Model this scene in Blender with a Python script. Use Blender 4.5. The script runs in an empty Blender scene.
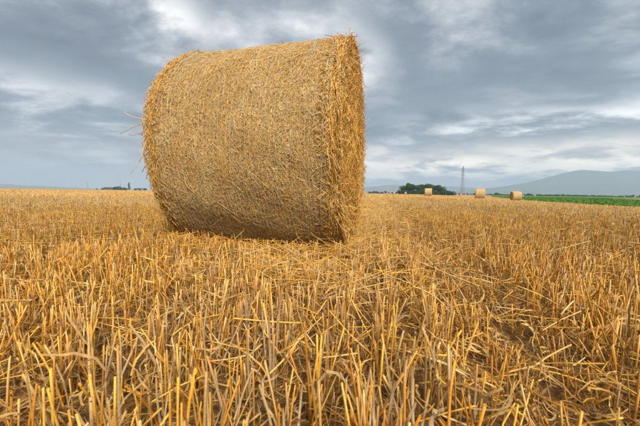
import bpy, math, random
import numpy as np
from mathutils import Matrix, Vector

random.seed(4)
rng = np.random.default_rng(11)
R_ = math.radians
scene = bpy.context.scene
COL = scene.collection

# ------------------------------------------------------------------ camera
CAM_H = 0.44
cam_d = bpy.data.cameras.new("camera")
cam_d.sensor_width = 36.0
cam_d.lens = 36.0 * 300.0 / 640.0
cam_d.clip_start = 0.02
cam_d.clip_end = 60000.0
cam_d.dof.use_dof = True
cam_d.dof.focus_distance = 2.2
cam_d.dof.aperture_fstop = 9.0
cam = bpy.data.objects.new("camera", cam_d)
COL.objects.link(cam)
PITCH = math.atan(20.5 / 300.0)
cam.matrix_world = (Matrix.Translation((0, 0, CAM_H)) @ Matrix.Rotation(math.pi / 2 - PITCH, 4, 'X')
                    @ Matrix.Rotation(R_(0.8), 4, 'Z'))
scene.camera = cam

# ------------------------------------------------------------------ exposure
scene.view_settings.view_transform = 'Standard'
scene.view_settings.look = 'None'
scene.view_settings.exposure = 0.92
scene.view_settings.gamma = 1.0
scene.view_settings.use_curve_mapping = False
scene.cycles.use_denoising = True
scene.cycles.max_bounces = 6
scene.cycles.diffuse_bounces = 3
scene.cycles.glossy_bounces = 2
scene.cycles.transmission_bounces = 2
scene.cycles.volume_bounces = 2
scene.cycles.sample_clamp_indirect = 4.0

# ------------------------------------------------------------------ sun (behind thin overcast)
SUN_AZ, SUN_EL = 160.0, 42.0          # degrees clockwise from +Y (view direction), elevation
sd = bpy.data.lights.new("sun", 'SUN')
sd.energy = 3.0
sd.angle = R_(16)
sd.color = (1.0, 0.88, 0.72)
sun = bpy.data.objects.new("sun", sd)
COL.objects.link(sun)
a_, e_ = R_(SUN_AZ), R_(SUN_EL)
to_sun = Vector((math.sin(a_) * math.cos(e_), math.cos(a_) * math.cos(e_), math.sin(e_)))
sun.rotation_euler = to_sun.to_track_quat('Z', 'Y').to_euler()


# ------------------------------------------------------------------ node helpers
class NT:
    def __init__(self, tree):
        self.t = tree
        tree.nodes.clear()

    def n(self, kind, **kw):
        nd = self.t.nodes.new(kind)
        for k, v in kw.items():
            setattr(nd, k, v)
        return nd

    def set(self, sock, v):
        if hasattr(v, 'is_output') or isinstance(v, bpy.types.NodeSocket):
            self.t.links.new(v, sock)
        elif v is not None:
            sock.default_value = v

    def math(self, op, a, b=None, c=None, clamp=False):
        nd = self.n('ShaderNodeMath', operation=op, use_clamp=clamp)
        for i, v in enumerate((a, b, c)):
            if v is not None:
                self.set(nd.inputs[i], v)
        return nd.outputs[0]

    def vmath(self, op, a, b=None):
        nd = self.n('ShaderNodeVectorMath', operation=op)
        self.set(nd.inputs[0], a)
        if b is not None:
            self.set(nd.inputs[1], b)
        return nd.outputs['Value'] if op in ('LENGTH', 'DOT_PRODUCT', 'DISTANCE') else nd.outputs[0]

    def noise(self, vec, scale, detail=4, rough=0.55, dist=0.0, lac=2.0):
        nd = self.n('ShaderNodeTexNoise')
        if vec is not None:
            self.set(nd.inputs['Vector'], vec)
        nd.inputs['Scale'].default_value = scale
        nd.inputs['Detail'].default_value = detail
        nd.inputs['Roughness'].default_value = rough
        nd.inputs['Distortion'].default_value = dist
        nd.inputs['Lacunarity'].default_value = lac
        return nd

    def ramp(self, fac, stops, interp='LINEAR'):
        nd = self.n('ShaderNodeValToRGB')
        cr = nd.color_ramp
        cr.interpolation = interp
        while len(cr.elements) < len(stops):
            cr.elements.new(0.5)
        for e, (p, c) in zip(cr.elements, stops):
            e.position = p
            e.color = (*c, 1.0)
        self.set(nd.inputs[0], fac)
        return nd.outputs[0]

    def mix(self, fac, a, b, blend='MIX'):
        nd = self.n('ShaderNodeMix', data_type='RGBA', blend_type=blend)
        self.set(nd.inputs[0], fac)
        self.set(nd.inputs[6], a if not isinstance(a, tuple) else (*a, 1.0))
        self.set(nd.inputs[7], b if not isinstance(b, tuple) else (*b, 1.0))
        return nd.outputs[2]

    def maprange(self, v, a, b, c=0.0, d=1.0, smooth=True):
        nd = self.n('ShaderNodeMapRange', interpolation_type='SMOOTHSTEP' if smooth else 'LINEAR')
        self.set(nd.inputs[0], v)
        for i, x in zip((1, 2, 3, 4), (a, b, c, d)):
            nd.inputs[i].default_value = x
        return nd.outputs[0]

    def combine(self, x, y, z):
        nd = self.n('ShaderNodeCombineXYZ')
        for i, v in enumerate((x, y, z)):
            self.set(nd.inputs[i], v)
        return nd.outputs[0]


# ------------------------------------------------------------------ world: broken overcast
world = bpy.data.worlds.new("World")
scene.world = world
world.cycles.sampling_method = 'MANUAL'
world.cycles.sample_map_resolution = 256
world.use_nodes = True
W = NT(world.node_tree)
tc = W.n('ShaderNodeTexCoord')
sep = W.n('ShaderNodeSeparateXYZ')
W.set(sep.inputs[0], tc.outputs['Generated'])
dx, dy, dz = sep.outputs
zup = W.math('MAXIMUM', dz, 0.0)
den = W.math('ADD', zup, 0.20)
px = W.math('DIVIDE', dx, den)
py = W.math('DIVIDE', dy, den)
plane = W.combine(px, py, 0.37)
warp = W.noise(plane, 1.3, 2, 0.55)
wsep = W.n('ShaderNodeSeparateColor')
W.set(wsep.inputs[0], warp.outputs['Color'])
wx = W.math('SUBTRACT', wsep.outputs[0], 0.5)
wy = W.math('SUBTRACT', wsep.outputs[1], 0.5)
pl2 = W.vmath('ADD', plane, W.combine(W.math('MULTIPLY', wx, 0.35), W.math('MULTIPLY', wy, 0.30), 0.0))
streak = W.vmath('MULTIPLY', pl2, (0.8, 1.0, 1.0))
big = W.noise(streak, 0.9, 2, 0.5).outputs['Fac']
mid = W.noise(streak, 2.7, 6, 0.57).outputs['Fac']
dens = W.math('ADD', W.math('MULTIPLY', big, 0.70), W.math('MULTIPLY', mid, 1.15))
dens = W.math('SUBTRACT', dens, 0.455)      # about 0.5 on average
# thinner and thicker places in the cloud deck, by compass bearing and height above the horizon (degrees)
az = W.math('MULTIPLY', W.math('ARCTAN2', dx, dy), 57.2958)
el = W.math('MULTIPLY', W.math('ARCSINE', dz), 57.2958)
azw = W.math('ADD', az, W.math('ADD', W.math('MULTIPLY', wx, 22.0), W.math('MULTIPLY', W.math('SUBTRACT', mid, 0.5), 20.0)))
elw = W.math('ADD', el, W.math('ADD', W.math('MULTIPLY', wy, 6.0), W.math('MULTIPLY', W.math('SUBTRACT', mid, 0.5), 12.0)))
lumps = [  # bearing, height, half-width, half-height, lightness
    (-26, 28, 5, 2.8, 0.24), (-41, 13.5, 12, 3.2, 0.20), (6, 26, 5, 6, 0.19), (43, 12.0, 9, 2.0, 0.28),
    (28, 22, 20, 8, -0.22), (12, 30, 8, 5, -0.10), (-42, 20, 14, 4.0, -0.15), (-40, 6.5, 20, 4.0, -0.08), (16, 13.5, 12, 2.2, 0.10),
    (40, 25, 12, 6, -0.05), (24, 8.5, 16, 1.8, -0.08), (9, 19, 6, 4, 0.08), (33, 12.5, 8, 1.6, 0.10),
]
for (ca, ce, wa, we, amt) in lumps:
    v = W.combine(W.math('DIVIDE', W.math('SUBTRACT', azw, float(ca)), float(wa)),
                  W.math('DIVIDE', W.math('SUBTRACT', elw, float(ce)), float(we)), 0.0)
    g = W.maprange(W.vmath('LENGTH', v), 0.0, 1.6, amt, 0.0)
    dens = W.math('ADD', dens, g)
cloud = W.ramp(dens, [(0.20, (0.125, 0.16, 0.215)), (0.42, (0.23, 0.278, 0.34)), (0.54, (0.41, 0.45, 0.50)),
                      (0.67, (0.70, 0.72, 0.745)), (0.86, (1.35, 1.34, 1.31))])
# pale break low over the horizon, wider to the right; blue-grey murk underneath it
lowband = W.math('MULTIPLY', W.maprange(elw, 2.0, 5.0), W.maprange(elw, 9.5, 5.2))
side = W.maprange(az, -25.0, 22.0, 0.06, 1.0)
streaks = W.maprange(mid, 0.36, 0.60, 0.25, 1.0)
cloud = W.mix(W.math('MULTIPLY', W.math('MULTIPLY', lowband, side), streaks), cloud, (2.3, 1.98, 1.62))
murk = W.maprange(el, 4.5, 0.5, 0.0, 0.9)
cloud = W.mix(murk, cloud, (0.50, 0.60, 0.72))
sky = W.n('ShaderNodeTexSky', sky_type='NISHITA')
sky.sun_disc = False
sky.sun_elevation = R_(SUN_EL)
sky.sun_rotation = R_(SUN_AZ)
sky.air_density = 1.0
sky.dust_density = 2.0
clear = W.mix(1.0, sky.outputs[0], (0.06, 0.06, 0.06), 'MULTIPLY')
allsky = W.mix(0.92, clear, cloud)
bg = W.n('ShaderNodeBackground')
W.set(bg.inputs[0], allsky)
bg.inputs[1].default_value = 0.60
wo = W.n('ShaderNodeOutputWorld')
W.t.links.new(bg.outputs[0], wo.inputs[0])


# ------------------------------------------------------------------ materials
def new_mat(name):
    m = bpy.data.materials.new(name)
    m.use_nodes = True
    return m, NT(m.node_tree)


def finish(T, base, rough=0.7, bump=None, bstr=0.3, bdist=0.01, spec=0.3, trans=0.0):
    p = T.n('ShaderNodeBsdfPrincipled')
    T.set(p.inputs['Base Color'], base if not isinstance(base, tuple) else (*base, 1.0))
    T.set(p.inputs['Roughness'], rough)
    p.inputs['Specular IOR Level'].default_value = spec
    if bump is not None:
        b = T.n('ShaderNodeBump')
        b.inputs['Strength'].default_value = bstr
        b.inputs['Distance'].default_value = bdist
        T.set(b.inputs['Height'], bump)
        T.t.links.new(b.outputs[0], p.inputs['Normal'])
    out = T.n('ShaderNodeOutputMaterial')
    sh = p.outputs[0]
    if trans:
        tr = T.n('ShaderNodeBsdfTranslucent')
        T.set(tr.inputs[0], base if not isinstance(base, tuple) else (*base, 1.0))
        mx = T.n('ShaderNodeMixShader')
        mx.inputs[0].default_value = trans
        T.t.links.new(sh, mx.inputs[1])
        T.t.links.new(tr.outputs[0], mx.inputs[2])
        sh = mx.outputs[0]
    T.t.links.new(sh, out.inputs[0])


def straw_material(name, rough=0.5, trans=0.0, spec=0.35, grain=70.0):
    m, T = new_mat(name)
    at = T.n('ShaderNodeAttribute', attribute_name='col')
    tcn = T.n('ShaderNodeTexCoord')
    nz = T.noise(tcn.outputs['Object'], grain, 3, 0.6).outputs['Fac']
    k = T.maprange(nz, 0.25, 0.75, 0.72, 1.2)
    kk = T.combine(k, k, k)
    c = T.mix(1.0, at.outputs['Color'], kk, 'MULTIPLY')
    finish(T, c, rough, spec=spec, trans=trans)
    return m


M_STALK = straw_material("straw_stalk", 0.42, 0.0, 0.4)
M_LEAF = straw_material("dry_leaf_sheath", 0.65, 0.25, 0.2)
M_BALE_STRAW = straw_material("bale_straw", 0.6, 0.0, 0.25, 60.0)
M_CROP = straw_material("green_crop_leaf", 0.5, 0.2, 0.3, 4.0)
M_CROWN = straw_material("tree_foliage", 0.6, 0.2, 0.25, 0.4)

m, T = new_mat("soil_and_chaff")
geo = T.n('ShaderNodeNewGeometry')
pos = geo.outputs['Position']
n1 = T.noise(pos, 26, 6, 0.7).outputs['Fac']
n2 = T.noise(pos, 150, 3, 0.7).outputs['Fac']
n3 = T.noise(pos, 0.35, 4, 0.55).outputs['Fac']
c = T.ramp(n1, [(0.30, (0.07, 0.040, 0.018)), (0.46, (0.15, 0.088, 0.036)), (0.60, (0.28, 0.175, 0.072)), (0.8, (0.44, 0.30, 0.13))])
c2 = T.ramp(n2, [(0.35, (0.62, 0.58, 0.55)), (0.65, (1.25, 1.2, 1.1))])
c = T.mix(1.0, c, c2, 'MULTIPLY')
# far away the sheet shows as straw tops: the field is combed in drill rows
rowdir = T.vmath('DOT_PRODUCT', pos, (math.cos(R_(13)), -math.sin(R_(13)), 0.0))
rw = T.noise(T.combine(T.math('MULTIPLY', rowdir, 1.0), T.vmath('DOT_PRODUCT', pos, (math.sin(R_(13)) * 0.03, math.cos(R_(13)) * 0.03, 0.0)), 0.0), 0.9, 4, 0.6).outputs['Fac']
far = T.ramp(T.math('ADD', T.math('MULTIPLY', rw, 0.6), T.math('MULTIPLY', n3, 0.4)),
             [(0.36, (0.36, 0.225, 0.075)), (0.5, (0.47, 0.31, 0.115)), (0.64, (0.58, 0.41, 0.185))])
dist = T.vmath('LENGTH', T.vmath('SUBTRACT', pos, (0.0, 2.5, 0.0)))
c = T.mix(T.maprange(dist, 4.0, 45.0), c, far)
finish(T, c, 0.9, T.math('ADD', n1, T.math('MULTIPLY', n2, 0.4)), 0.8, 0.02, 0.15)
M_SOIL = m

m, T = new_mat("bale_core_straw")
tcn = T.n('ShaderNodeTexCoord')
ob = tcn.outputs['Object']
n1 = T.noise(T.vmath('MULTIPLY', ob, (1.0, 0.45, 0.45)), 120, 5, 0.7).outputs['Fac']
n2 = T.noise(ob, 7, 4, 0.6).outputs['Fac']
c = T.ramp(n1, [(0.3, (0.32, 0.18, 0.05)), (0.5, (0.56, 0.35, 0.115)), (0.7, (0.74, 0.51, 0.22))])
c = T.mix(T.maprange(n2, 0.35, 0.7, 0.0, 0.4), c, (0.40, 0.27, 0.11))
finish(T, c, 0.85, n1, 0.9, 0.01, 0.15)
M_CORE = m

m, T = new_mat("net_wrap_twine")
tcn = T.n('ShaderNodeTexCoord')
n1 = T.noise(tcn.outputs['Object'], 9, 3, 0.6).outputs['Fac']
c = T.ramp(n1, [(0.35, (0.60, 0.54, 0.38)), (0.65, (0.74, 0.68, 0.52))])
finish(T, c, 0.5, spec=0.3)
M_NET = m

m, T = new_mat("net_edge_green")
tcn = T.n('ShaderNodeTexCoord')
n1 = T.noise(tcn.outputs['Object'], 14, 3, 0.6).outputs['Fac']
c = T.ramp(n1, [(0.35, (0.50, 0.50, 0.31)), (0.65, (0.68, 0.66, 0.48))])
finish(T, c, 0.5, spec=0.3)
M_NETG = m

m, T = new_mat("green_field_soil")
geo = T.n('ShaderNodeNewGeometry')
n1 = T.noise(geo.outputs['Position'], 0.8, 5, 0.65).outputs['Fac']
c = T.ramp(n1, [(0.35, (0.10, 0.21, 0.03)), (0.6, (0.14, 0.28, 0.045))])
finish(T, c, 0.9, n1, 0.5, 0.1, 0.1)
M_GREEN = m

m, T = new_mat("far_cut_field")
geo = T.n('ShaderNodeNewGeometry')
n1 = T.noise(geo.outputs['Position'], 0.05, 4, 0.6).outputs['Fac']
c = T.ramp(n1, [(0.35, (0.46, 0.34, 0.20)), (0.65, (0.58, 0.46, 0.30))])
finish(T, c, 0.9, spec=0.1)
M_FARFIELD = m

m, T = new_mat("wooded_hill")
geo = T.n('ShaderNodeNewGeometry')
n1 = T.noise(geo.outputs['Position'], 0.004, 6, 0.65).outputs['Fac']
c = T.ramp(n1, [(0.38, (0.025, 0.05, 0.03)), (0.52, (0.045, 0.075, 0.035)), (0.68, (0.10, 0.12, 0.06))])
finish(T, c, 0.95, spec=0.05)
M_HILL = m

m, T = new_mat("bark")
tcn = T.n('ShaderNodeTexCoord')
n1 = T.noise(tcn.outputs['Object'], 3, 4, 0.65).outputs['Fac']
c = T.ramp(n1, [(0.35, (0.05, 0.035, 0.022)), (0.65, (0.13, 0.095, 0.065))])
finish(T, c, 0.95, n1, 0.5, 0.05, 0.1)
M_BARK = m

m, T = new_mat("galvanised_steel")
tcn = T.n('ShaderNodeTexCoord')
n1 = T.noise(tcn.outputs['Object'], 0.6, 3, 0.6).outputs['Fac']
c = T.ramp(n1, [(0.35, (0.12, 0.12, 0.125)), (0.65, (0.19, 0.19, 0.195))])
finish(T, c, 0.6, spec=0.4)
M_STEEL = m


def plain_mat(name, lo, hi, scale):
    m, T = new_mat(name)
    tcn = T.n('ShaderNodeTexCoord')
    n1 = T.noise(tcn.outputs['Object'], scale, 4, 0.6).outputs['Fac']
    finish(T, T.ramp(n1, [(0.35, lo), (0.65, hi)]), 0.85, spec=0.15)
    return m


M_BARNWALL = plain_mat("barn_wall", (0.10, 0.085, 0.07), (0.18, 0.15, 0.12), 0.6)
M_BARNROOF = plain_mat("barn_roof", (0.06, 0.05, 0.048), (0.11, 0.09, 0.08), 0.8)
M_BARNDOOR = plain_mat("barn_door", (0.05, 0.05, 0.05), (0.09, 0.085, 0.08), 0.8)


# ------------------------------------------------------------------ mesh helpers (numpy)
def mesh_from(name, V, F, col=None, smooth=False):
    """V (n,3); F list of int arrays (m,k)"""
    me = bpy.data.meshes.new(name)
    V = np.asarray(V, np.float32)
    Fs = [np.asarray(f, np.int32) for f in F if len(f)]
    nl = sum(f.size for f in Fs)
    npoly = sum(len(f) for f in Fs)
    me.vertices.add(len(V))
    me.vertices.foreach_set('co', V.ravel())
    me.loops.add(nl)
    me.loops.foreach_set('vertex_index', np.concatenate([f.ravel() for f in Fs]))
    me.polygons.add(npoly)
    tot = np.concatenate([np.full(len(f), f.shape[1], np.int32) for f in Fs])
    start = np.concatenate([[0], np.cumsum(tot)[:-1]]).astype(np.int32)
    me.polygons.foreach_set('loop_start', start)
    if smooth:
        me.polygons.foreach_set('use_smooth', np.ones(npoly, bool))
    me.update(calc_edges=True)
    if col is not None:
        ca = me.color_attributes.new('col', 'FLOAT_COLOR', 'POINT')
        c4 = np.ones((len(V), 4), np.float32)
        c4[:, :3] = col
        ca.data.foreach_set('color', c4.ravel())
    return me


def link(name, me, mat=None, parent=None, loc=None, rot=None, scale=None):
    o = bpy.data.objects.new(name, me)
    COL.objects.link(o)
    if mat is not None and me is not None and not me.materials:
        me.materials.append(mat)
    if parent is not None:
        o.parent = parent
    if loc is not None:
        o.location = loc
    if rot is not None:
        o.rotation_euler = rot
    if scale is not None:
        o.scale = scale if hasattr(scale, '__len__') else (scale,) * 3
    return o


def tag(o, label=None, cat=None, group=None, kind=None):
    if label:
        o['label'] = label
    if cat:
        o['category'] = cat
    if group:
        o['group'] = group
    if kind:
        o['kind'] = kind
    return o


def norm(v):
    return v / np.maximum(np.linalg.norm(v, axis=-1, keepdims=True), 1e-9)


def tubes(P, r, S, col, cap=False, flat=1.0):
    """P (N,K,3) polylines, r (N,K) radii, S sides, col (N,3) or (N,K,3). Returns V, [faces], C"""
    N, K, _ = P.shape
    Tn = np.empty_like(P)
    Tn[:, 1:-1] = P[:, 2:] - P[:, :-2]
    Tn[:, 0] = P[:, 1] - P[:, 0]
    Tn[:, -1] = P[:, -1] - P[:, -2]
    Tn = norm(Tn)
    ref = norm(rng.normal(size=(N, 1, 3)))
    A = norm(np.cross(Tn, np.broadcast_to(ref, Tn.shape)))
    B = np.cross(Tn, A) * flat
    th = np.arange(S) * 2 * np.pi / S
    V = P[:, :, None] + r[:, :, None, None] * (np.cos(th)[None, None, :, None] * A[:, :, None] + np.sin(th)[None, None, :, None] * B[:, :, None])
    idx = np.arange(N * K * S).reshape(N, K, S)
    a = idx[:, :-1]
    b = np.roll(a, -1, axis=2)
    d = idx[:, 1:]
    c = np.roll(d, -1, axis=2)
    F = [np.stack([a, b, c, d], -1).reshape(-1, 4)]
    if cap:
        F.append(idx[:, -1].reshape(-1, S))
    if col.ndim == 2:
        col = np.repeat(col[:, None], K, 1)
    C = np.repeat(col[:, :, None], S, 2).reshape(-1, 3)
    return V.reshape(-1, 3), F, C


def ribbons(P, Wd, w, col):
    """P (N,K,3), Wd (N,K,3) width direction, w (N,K) half-width"""
    N, K, _ = P.shape
    V = np.stack([P - Wd * w[..., None], P + Wd * w[..., None]], 2)
    idx = np.arange(N * K * 2).reshape(N, K, 2)
    F = [np.stack([idx[:, :-1, 0], idx[:, :-1, 1], idx[:, 1:, 1], idx[:, 1:, 0]], -1).reshape(-1, 4)]
    if col.ndim == 2:
        col = np.repeat(col[:, None], K, 1)
    return V.reshape(-1, 3), F, np.repeat(col[:, :, None], 2, 2).reshape(-1, 3)


def merge(parts):
    Vs, Fs, Cs, off = [], [], [], 0
    for V, F, C in parts:
        Vs.append(V)
        Cs.append(C)
        Fs += [f + off for f in F]
        off += len(V)
    return np.concatenate(Vs), Fs, np.concatenate(Cs)


PAL = dict(
    wheat=(0.85, 0.61, 0.28), amber=(0.84, 0.55, 0.17), honey=(0.80, 0.46, 0.10), bleached=(0.86, 0.69, 0.43),
    gold=(0.73, 0.41, 0.070), yellow=(0.82, 0.52, 0.10), orange=(0.60, 0.28, 0.035), brown=(0.34, 0.17, 0.045),
    pale=(0.75, 0.54, 0.26), cream=(0.80, 0.64, 0.39), grey=(0.52, 0.39, 0.24), tan=(0.64, 0.42, 0.16), dull=(0.42, 0.25, 0.09))


def colours(n, mixd, jit=0.16, warm=1.0):
    names = list(mixd)
    p = np.array([mixd[k] for k in names], float)
    p /= p.sum()
    base = np.array([PAL[k] for k in names])[rng.choice(len(names), n, p=p)]
    c = base * np.clip(1 + rng.normal(0, jit, (n, 1)), 0.5, 1.6) * (1 + rng.normal(0, 0.10, (n, 1)) * np.array([0.0, 0.2, 1.0]))
    c = c * (np.array([1.03, 0.955, 0.74]) * warm + (1 - warm))
    return np.clip(c * np.minimum(1.0, 0.86 / c.max(1, keepdims=True)), 0.01, 0.86)


# ------------------------------------------------------------------ terrain
ROW = R_(12.0)
UDIR = np.array([math.sin(ROW), math.cos(ROW)])
VDIR = np.array([math.cos(ROW), -math.sin(ROW)])


def sstep(x, a, b):
    t = np.clip((x - a) / (b - a), 0, 1)
    return t * t * (3 - 2 * t)


def ground_z(x, y):
    x = np.asarray(x, float)
    y = np.asarray(y, float)
    d = np.hypot(x, y)
    w = x - 0.35 * y
    z = -0.5 * sstep(w, 0.0, 18.0) * sstep(d, 5.0, 30.0)
    near = (1 - sstep(d, 10, 22))
    z = z + near * (0.012 * np.sin(x * 2.1 + 0.6) * np.cos(y * 1.7) + 0.008 * np.sin(x * 5.3 + y * 3.1))
    z = z + sstep(d, 12, 40) * (1 - sstep(d, 300, 600)) * 0.05 * np.sin(x * 0.11 + y * 0.05) * sstep(-x, -8, 10)
    return z


def graded(lim, n, k):
    t = np.linspace(-1, 1, n)
    return lim * np.sinh(k * t) / math.sinh(k)


gx = graded(9000.0, 131, 9.5)
GX, GY = np.meshgrid(gx, gx, indexing='ij')
GZ = ground_z(GX, GY)
n = len(gx)
idx = np.arange(n * n).reshape(n, n)
F = np.stack([idx[:-1, :-1], idx[1:, :-1], idx[1:, 1:], idx[:-1, 1:]], -1).reshape(-1, 4)
field = link('stubble_field', mesh_from('stubble_field', np.stack([GX, GY, GZ], -1).reshape(-1, 3), [F], smooth=True), M_SOIL)
tag(field, 'harvested golden wheat field with upright cut stubble running to the horizon', kind='structure')

# the green crop field on the right, its near edge running away obliquely
edge = [(31.0, 6.0), (29.0, 16.0), (27.5, 25.0), (31.2, 38.7), (37.5, 53.6), (56.0, 92.0), (98.0, 173.0), (150, 262), (250, 440), (362, 640)]
eo = [(420.0, 6.0), (420.0, 60.0), (420.0, 110.0), (420.0, 160.0), (430.0, 220.0), (440, 300), (460, 360), (480, 420), (640, 520), (800, 640)]
V, nn = [], 24
for (x0, y0), (x1, y1) in zip(edge, eo):
    for k in range(nn):
        t = (k / (nn - 1)) ** 2
        x, y = x0 + (x1 - x0) * t, y0 + (y1 - y0) * t
        V.append((x, y, float(ground_z(x, y)) + 0.03))
idx = np.arange(len(V)).reshape(len(edge), nn)
F = np.stack([idx[:-1, :-1], idx[:-1, 1:], idx[1:, 1:], idx[1:, :-1]], -1).reshape(-1, 4)
gf = link('green_field', mesh_from('green_field', V, [F]), M_GREEN)
tag(gf, 'strip of low green crop beyond the stubble on the right', kind='structure')
# far cut field behind the green strip
V = [(80, 54, -0.43), (400, 54, -0.43), (400, 150, -0.43), (134, 146, -0.43)]
ff = link('far_field', mesh_from('far_field', V, [np.array([[0, 1, 2, 3]])]), M_FARFIELD)
tag(ff, 'thin pale cut field beyond the green crop at the right edge', kind='structure')


# hills
def ridge(name, pts, depth0, thick, seed, label, back=1.0):
    """pts: (x, crest height) along the ridge whose crest stands at y = depth0"""
    r2 = np.random.default_rng(seed)
    xs = np.array([p[0] for p in pts], float)
    hs = np.array([p[1] for p in pts], float)
    X = np.linspace(xs[0], xs[-1], 220)
    H = np.interp(X, xs, hs)
    ker = np.hanning(9)
    H = np.convolve(np.pad(H, 4, 'edge'), ker / ker.sum(), 'valid')
    K = 25
    v = np.linspace(-1, 1, K)
    ph = r2.uniform(0, 6.28, 12)
    VV = np.zeros((220, K, 3))
    for j, t in enumerate(v):
        y = depth0 + t * thick
        prof = (1 - abs(t)) ** 1.25
        rel = sum(np.sin(X / (900 / (q + 1)) + ph[q] + t * (2 + q)) / (q + 1) for q in range(6))
        z = H * prof * (1 + 0.10 * rel * abs(t)) + (-2 if abs(t) == 1 else 0)
        VV[:, j] = np.stack([X + 0 * t, np.full(220, y) + 120 * rel * abs(t), z + 1.2 * rel * (1 - abs(t))], -1)
    idx = np.arange(220 * K).reshape(220, K)
    F = np.stack([idx[:-1, :-1], idx[1:, :-1], idx[1:, 1:], idx[:-1, 1:]], -1).reshape(-1, 4)
    o = link(name, mesh_from(name, VV.reshape(-1, 3), [F], smooth=True), M_HILL)
    return tag(o, label, kind='structure')


ridge('mountain', [(2300, 0), (2700, 55), (2983, 92), (3577, 160), (4168, 267), (4461, 350), (4851, 460), (5000, 495), (5184, 520), (5380, 512), (5542, 504),
                   (5742, 487), (5900, 508), (6037, 522), (6335, 514), (6900, 470), (7600, 380), (8400, 200), (8700, 0)], 6000, 1700, 3,
      'broad hazy blue mountain rising on the right horizon')
ridge('hills', [(-300, 0), (300, 90), (800, 130), (1107, 146), (1385, 172), (1733, 212), (2081, 205), (2500, 180), (3011, 196), (3710, 160), (4400, 120), (5200, 40), (5400, 0)], 7200, 900, 5,
      'low pale blue hills behind the grove of trees')
ridge('hill', [(-8600, 0), (-8200, 120), (-7200, 105), (-6386, 82), (-5988, 68), (-5590, 54), (-5190, 34), (-4600, 16), (-4300, 0)], 6000, 900, 8,
      'long faint blue hill on the left horizon')

# ------------------------------------------------------------------ the big bale
BR, BL = 0.768, 0.586           # radius, half length
BX, BY, BTH = -0.334, 2.488, -0.222
bale = bpy.data.objects.new('round_straw_bale', None)
COL.objects.link(bale)
bale.location = (BX, BY, float(ground_z(BX, BY)) - 0.02)
bale.rotation_euler = (0, 0, BTH)
tag(bale, 'huge round straw bale in net wrap towering over the foreground stubble', 'straw bale', 'round bales on the stubble')

# lumps of the bale surface, shared by the core and by the straw on it
_pa = rng.uniform(0, 6.28, 8)


def bale_rad(s, phi):
    """radius of the bale at axial position s (-BL..BL) and angle phi (0 = towards +Y, pi/2 = up)"""
    e = np.clip((np.abs(s) - (BL - 0.09)) / 0.09, 0, 1)
    r = BR - 0.018 * e ** 2 + 0.008 * (1 - (s / BL) ** 2)
    r = r + 0.006 * np.sin(3 * phi + _pa[0] + 2 * s) + 0.005 * np.sin(7 * phi + _pa[1] + 5 * s) + 0.004 * np.sin(11 * s + _pa[2] + 2 * phi) + 0.003 * np.sin(17 * phi - 9 * s + _pa[3])
    sag = np.clip(-np.sin(phi) - 0.80, 0, 1)
    r = r + 0.010 * np.exp(-((np.sin(phi) + 0.62) / 0.30) ** 2)
    return r - 0.16 * sag


def bale_pt(s, phi, off=0.0):
    r = bale_rad(s, phi) + off
    return np.stack([s, r * np.cos(phi), BR + r * np.sin(phi)], -1)


def end_bulge(rr):
    return 0.025 * (1 - (rr / BR) ** 2)


NS, NP, NRI = 49, 160, 14
s = np.linspace(-BL, BL, NS)
ph = np.arange(NP) * 2 * np.pi / NP
S_, P_ = np.meshgrid(s, ph, indexing='ij')
Vc = bale_pt(S_, P_, -0.008)
Vs = [Vc.reshape(-1, 3)]
idx = np.arange(NS * NP).reshape(NS, NP)
Fq = [np.stack([idx[:-1], idx[1:], np.roll(idx[1:], -1, 1), np.roll(idx[:-1], -1, 1)], -1).reshape(-1, 4)]
off = NS * NP
for sg, ring0 in ((-1, idx[0]), (1, idx[-1])):
    prev = ring0
    for q in range(NRI - 1, 0, -1):
        k = q / NRI
        rr = bale_rad(np.full(NP, sg * BL), ph) * k - 0.006
        lum = 0.012 * np.sin(ph * 5 + q * 0.8) * np.sin(q * 1.7 + sg) + 0.008 * np.sin(ph * 13 + q * 2.1)
        Vs.append(np.stack([np.full(NP, sg * BL) + sg * (end_bulge(rr) + lum), rr * np.cos(ph), BR + rr * np.sin(ph)], -1))
        cur = off + np.arange(NP)
        off += NP
        Fq.append(np.stack([prev, np.roll(prev, -1), np.roll(cur, -1), cur], -1)[:, ::sg])
        prev = cur
    Vs.append(np.array([[sg * (BL + 0.025), 0, BR]]))
    Fq.append(np.stack([prev, np.roll(prev, -1), np.full(NP, off)], -1)[:, ::sg])
    off += 1
link('roll', mesh_from('roll', np.concatenate(Vs), Fq, smooth=True), M_CORE, bale)


def side_straws(N, K, lmin, lmax, off0, off1, rad, smax=BL, smin=-BL, circ=0.55, hang=None, lift=0.003):
    s0 = rng.uniform(smin, smax, N)
    # thinner cover on the underside and on the far side
    p0 = np.where(rng.random(N) < 0.62, rng.uniform(1.1, 4.3, N), rng.uniform(0, 2 * np.pi, N))
    psi = np.where(rng.random(N) < circ, rng.normal(0, 0.55, N), rng.uniform(-np.pi / 2, np.pi / 2, N))   # 0 = around the roll
    L = rng.uniform(lmin, lmax, N)
    t = np.linspace(-0.5, 0.5, K)[None]
    bend = rng.normal(0, 0.10, (N, 1))
    ss = s0[:, None] + np.sin(psi)[:, None] * L[:, None] * t + bend * L[:, None] * (t ** 2 - 0.1)
    pp = p0[:, None] + np.cos(psi)[:, None] * L[:, None] * t / BR
    ss = np.clip(ss, -BL - 0.035, BL + 0.035)
    of = rng.uniform(off0, off1, N)[:, None] + lift * rng.random((N, 1)) * (2 * np.abs(t)) ** 2 * rng.choice([0, 1, 1.6], (N, 1)) + rng.normal(0, 0.0015, (N, K))
    P = bale_pt(ss, pp, of)
    r = rad * rng.uniform(0.7, 1.35, (N, 1)) * np.ones((N, K))
    return P, r


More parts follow.
